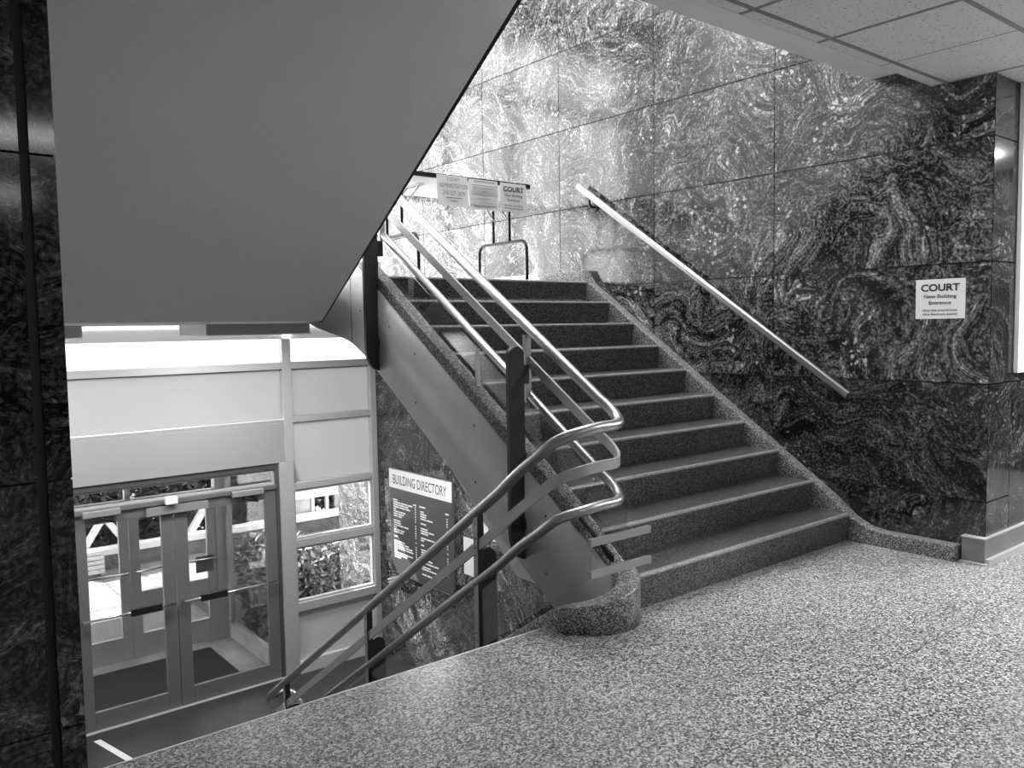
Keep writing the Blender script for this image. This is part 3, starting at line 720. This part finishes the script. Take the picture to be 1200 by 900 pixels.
# closers and the strip over the meeting stiles
dc = thing('door_closer', 'long slim closer housing over the left entrance door', 'door closer', (1.85, 8.50, -.37), 'door closers')
MB().box(1.69, 2.02, 8.46, 8.51, -.385, -.325).build('housing', M_CLOS, dc, .006); MB().tube([(1.85, 8.48, -.40), (1.98, 8.50, -.46)], .012, 8).build('arm', M_LEGB, dc)
dc = thing('door_closer', 'closer with bent black arm over the right entrance door', 'door closer', (3.3, 8.50, -.37), 'door closers')
MB().box(3.10, 3.44, 8.46, 8.51, -.385, -.325).build('housing', M_CLOS, dc, .006)
mb = MB(); mb.tube([(3.22, 8.48, -.40), (3.38, 8.49, -.46)], .012, 8); mb.tube([(3.32, 8.48, -.385), (3.38, 8.49, -.46)], .009, 8); mb.build('arm', M_LEGB, dc)
tag(MB().box(2.26, 2.86, 8.49, 8.539, -.455, -.375).build('door_header_plate', M_CLOS), 'flat metal plate across the meeting tops of the entrance doors', 'plate')
tag(MB().box(2.43, 2.55, 8.44, 8.505, -.36, -.28).build('door_sensor', M_WHITE, None, .012), 'small white box mounted above the meeting of the doors', 'sensor')

# vestibule
struct(MB().box(1.2, 3.75, 8.62, 10.3, -2.6, ZB).build('floor_vestibule', M_CONC))
tag(MB().box(1.72, 3.30, 8.72, 9.95, ZB+.001, ZB+.012).build('door_mat', M_MAT), 'dark mat on the vestibule floor seen through the doors', 'mat')
struct(MB().box(-1.5, 3.75, 8.62, 14.2, -.07, .05).build('ceiling_vestibule', M_WHITE))
YV = 10.17
leaf(3, 1.50, 2.497, ZB+.012, -.60, YV, .11, .28, .10, True, True)
leaf(4, 2.503, 3.50, ZB+.012, -.60, YV, .11, .28, .10, False, True, (-1.95, -1.68))
struct(fr('trim_24', 3.50, 3.66, ZB, -.07, YV-.02, YV+.10, M_FRAME))
struct(fr('trim_25', 1.3, 3.50, -.60, -.58, YV-.01, YV+.08, M_FRAME))
struct(fr('trim_26', 1.3, 3.50, -.14, -.07, YV-.01, YV+.08, M_FRAME))
struct(fr('trim_27', 2.47, 2.53, -.58, -.14, YV-.01, YV+.06, M_FRAME))
sg = tag(MB().box(3.235, 3.445, YV-.03, YV-.024, -1.585, -1.385).build('door_sign', M_FRAMED), 'square grey plate stuck on the outer door glass', 'sign')
MB().disc((3.34, YV-.0315, -1.49), 1, .02, .002, 16).build('seal', M_FRAMEDK, sg)
# side glazing of the vestibule
vs_ = MB(); vs_.box(3.62, 3.68, 8.66, 10.15, ZB, -2.27); vs_.box(3.62, 3.68, 8.66, 10.15, -.14, -.07); vs_.box(3.62, 3.68, 8.66, 8.72, -2.27, -.14); vs_.box(3.62, 3.68, 10.09, 10.15, -2.27, -.14)
struct(vs_.build('wall_vestibule_side', M_CONC))
struct(MB().box(3.60, 3.63, 8.66, 10.15, -2.30, -2.26).build('trim_28', M_FRAME))
MB().box(3.645, 3.651, 8.72, 10.09, -2.27, -.14).build('pane', M_GLASS, bpy.data.objects['wall_vestibule_side'])
# strip of tape on the entrance floor
tag(MB().prism([(1.66, 8.36), (1.72, 8.36), (1.88, 7.70), (1.82, 7.70)], 2, ZB+.0005, ZB+.002).build('floor_tape', M_TAPE), 'short white tape strip on the dark entrance floor', 'tape')

# ceiling boxes under the landing; the last is added to carry extra light
for (x0, x1, lab) in ((.6, 1.46, 'grey box fixture under the landing beside the dark pier'), (2.40, 3.33, 'grey box fixture under the landing, above the middle of the window wall'), (3.75, 4.45, 'added unseen grey box fixture under the landing nearest the granite wall, behind the stair cladding')):
    yf = 7.0 if x0 < 3.5 else 5.85
    f = thing('ceiling_fixture', lab, 'light fixture', ((x0+x1)/2, yf+.3, 1.40), 'box fixtures under the landing')
    MB().box(x0, x1, yf, yf+.7, 1.315, 1.4045).build('housing', M_GREYW, f)
    MB().box(x0+.03, x1-.03, yf+.03, yf+.67, 1.309, 1.3145).build('lens', M_WHITE, f)
# troffers over the lobby (behind the camera)
for (lx, ly, pw) in LAMPS:
    f = thing('troffer', 'fluorescent ceiling panel in the tile ceiling of the lobby', 'ceiling light', (lx, ly, 2.64), 'troffers in the lobby ceiling')
    MB().box(lx-.6, lx+.6, ly-.3, ly+.3, 2.640, 2.6495).build('frame', M_WHITE, f)
    MB().box(lx-.57, lx+.57, ly-.27, ly+.27, 2.636, 2.6395).build('diffuser', M_LENS, f)

# ------------------------------------------------------------------ outdoors
rects = [(8.63, 9.52, a, b) for a, b in ((-2.6, -1.64), (-1.64, -.98), (-.98, -.32), (-.32, .34), (.34, 1.0), (1.0, 2.2))]
slabs('wall_outside', rects, M_GRANX, 'X', XW-.01, .35)
def ground():
    mb = MB(); mb.box(-20, 40, 8.62, 60, -2.75, -2.49); return mb
struct(ground().build('ground', M_PAVE))
pv = MB()
for k in range(8): pv.box(-6, 12, 10.6+k*.6, 10.61+k*.6, -2.489, -2.487)
for k in range(18): pv.box(-6+k, -5.988+k, 10.3, 14, -2.489, -2.487)
struct(pv.build('ground_joints', M_FRAMEDK))
tag(MB().box(-4, 14, 14.46, 14.62, -2.49, -2.24).build('planter_wall', M_CONCD), 'low concrete planter wall beyond the glass doors', 'wall')
tag(MB().box(-4, 14, 14.42, 14.66, -2.24, -2.14).build('planter_coping', M_WHITE), 'pale coping slab on top of the low planter wall', 'coping')
def foliage(name, label, cat, c, sz, n, leaf, m, grp=None, core=True):
    random.seed(int(c[0]*100)+n)
    t = thing(name, label, cat, (c[0], c[1], c[2]-sz[2]), grp)
    mb = MB()
    for i in range(n):
        while True:
            p = Vector((random.uniform(-1, 1), random.uniform(-1, 1), random.uniform(-1, 1)))
            q_ = (abs(p.x)**4+abs(p.y)**4+abs(p.z)**4)**.25
            if .5 < q_ < 1: break
        P = Vector((c[0]+p.x*sz[0], c[1]+p.y*sz[1], c[2]+p.z*sz[2]))
        q = Quaternion((random.gauss(0, 1), random.gauss(0, 1), random.gauss(0, 1), random.gauss(0, 1))).normalized()
        s_ = leaf*random.uniform(.6, 1.2)
        mb.add([P+q@Vector((0, -s_, 0)), P+q@Vector((s_*.45, 0, s_*.15)), P+q@Vector((0, s_, 0)), P+q@Vector((-s_*.45, 0, s_*.15))], [(0, 1, 2, 3)])
    mb.build('leaves', m, t)
    st_ = MB()
    for i in range(5):
        a = i*1.26; st_.tube([(c[0], c[1], c[2]-sz[2]), (c[0]+.3*sz[0]*math.cos(a), c[1]+.3*sz[1]*math.sin(a), c[2]+sz[2]*.3)], .012, 5)
    st_.build('stems', M_SOIL, t)
    return t
hl = ['dark leafy hedge bush seen high through the left entrance door', 'dark hedge bush between the pale posts behind the planter wall', 'hedge bush behind the planter wall seen through the right entrance door',
      'hedge bush behind the planter wall, left of the white-framed opening', 'hedge bush just right of the white-framed opening outside', 'hedge bush at the far right end behind the planter wall']
for i, (x, y) in enumerate(((3.1, 15.9), (4.4, 15.9), (5.6, 16.0), (6.7, 16.0), (8.1, 16.3), (9.4, 16.3))):
    foliage('hedge_bush', hl[i], 'hedge', (x, y-.55, -1.72), (.60, .40, .70), 5000, .075, M_LEAF, 'hedge beyond the planter wall')
# pale beams and posts of the outdoor stair
be = thing('outdoor_stair_rail', 'pale slanting beams of an outdoor stair rail beyond the left door', 'railing', (3.2, 14.9, -1.86))
MB().sweep([(2.90, 14.72, -2.2), (3.32, 14.72, -1.55)], [(-.04, -.05), (.04, -.05), (.04, .05), (-.04, .05)], up=(0, 0, 1), smooth=False).build('slanting_beam', M_WHITE, be)
MB().sweep([(3.55, 14.72, -2.12), (3.30, 14.72, -1.75)], [(-.05, -.03), (.05, -.03), (.05, .03), (-.05, .03)], up=(0, 1, 0), smooth=False).build('slanting_beam', M_WHITE, be)
be2 = thing('outdoor_stair_rail', 'pale slanting beam seen through the left part of the right door', 'railing', (5.0, 14.9, -1.86))
MB().sweep([(4.60, 14.72, -2.2), (4.90, 14.72, -1.75)], [(-.06, -.05), (.06, -.05), (.06, .05), (-.06, .05)], up=(0, 0, 1), smooth=False).build('slanting_beam', M_WHITE, be2)
pg = thing('pergola_frame', 'pale beam and white frame of a shelter behind the planter wall at right', 'shelter', (6.9, 15.6, -2.49))
MB().box(6.2, 7.9, 14.70, 14.90, -1.88, -1.76).build('beam', M_WHITE, pg)
for x in (4.35, 6.95, 7.25): MB().box(x-.03, x+.03, 14.72, 14.78, -2.30, -1.88).build('post', M_WHITE, pg)
MB().box(7.42, 7.9, 14.74, 14.80, -2.30, -1.88).build('side_panel', M_CONC, pg)
MB().box(6.55, 6.9, 14.74, 14.80, -2.30, -1.88).build('side_panel', M_CONC, pg)
# slatted bench outside
bn = thing('bench', 'pale slatted bench outside beyond the left entrance door', 'bench', (3.0, 14.0, -2.49))
for k in range(5): MB().box(2.79, 3.10, 14.13, 14.16, -2.44+k*.075, -2.38+k*.075).build('slat', M_PAPER, bn)
for x in (2.82, 3.07): MB().box(x-.02, x+.02, 14.165, 14.3, -2.49, -2.15).build('leg', M_CONC, bn)
MB().box(2.79, 3.10, 14.165, 14.35, -2.15, -2.12).build('seat', M_CONC, bn)
# plant bed right of the vestibule
struct(MB().box(3.72, 5.6, 9.55, 12.4, -2.489, -2.36).build('ground_bed', M_SOIL))
pl_lab = ['leafy low shrub against the lower right window', 'leafy shrub beside the vestibule side glass', 'low leafy shrub nearest the outdoor granite wall', 'low shrub behind the others in the plant bed']
for i, (x, y, z, sx_, sz_) in enumerate(((4.55, 10.5, -1.98, .62, .40), (4.0, 9.8, -2.08, .26, .30), (5.15, 10.9, -2.0, .45, .36), (4.7, 11.6, -2.0, .6, .40))):
    foliage('shrub', pl_lab[i], 'shrub', (x, y, z), (sx_, .4, sz_), 1300, .07, M_LEAF2, 'shrubs in the plant bed')
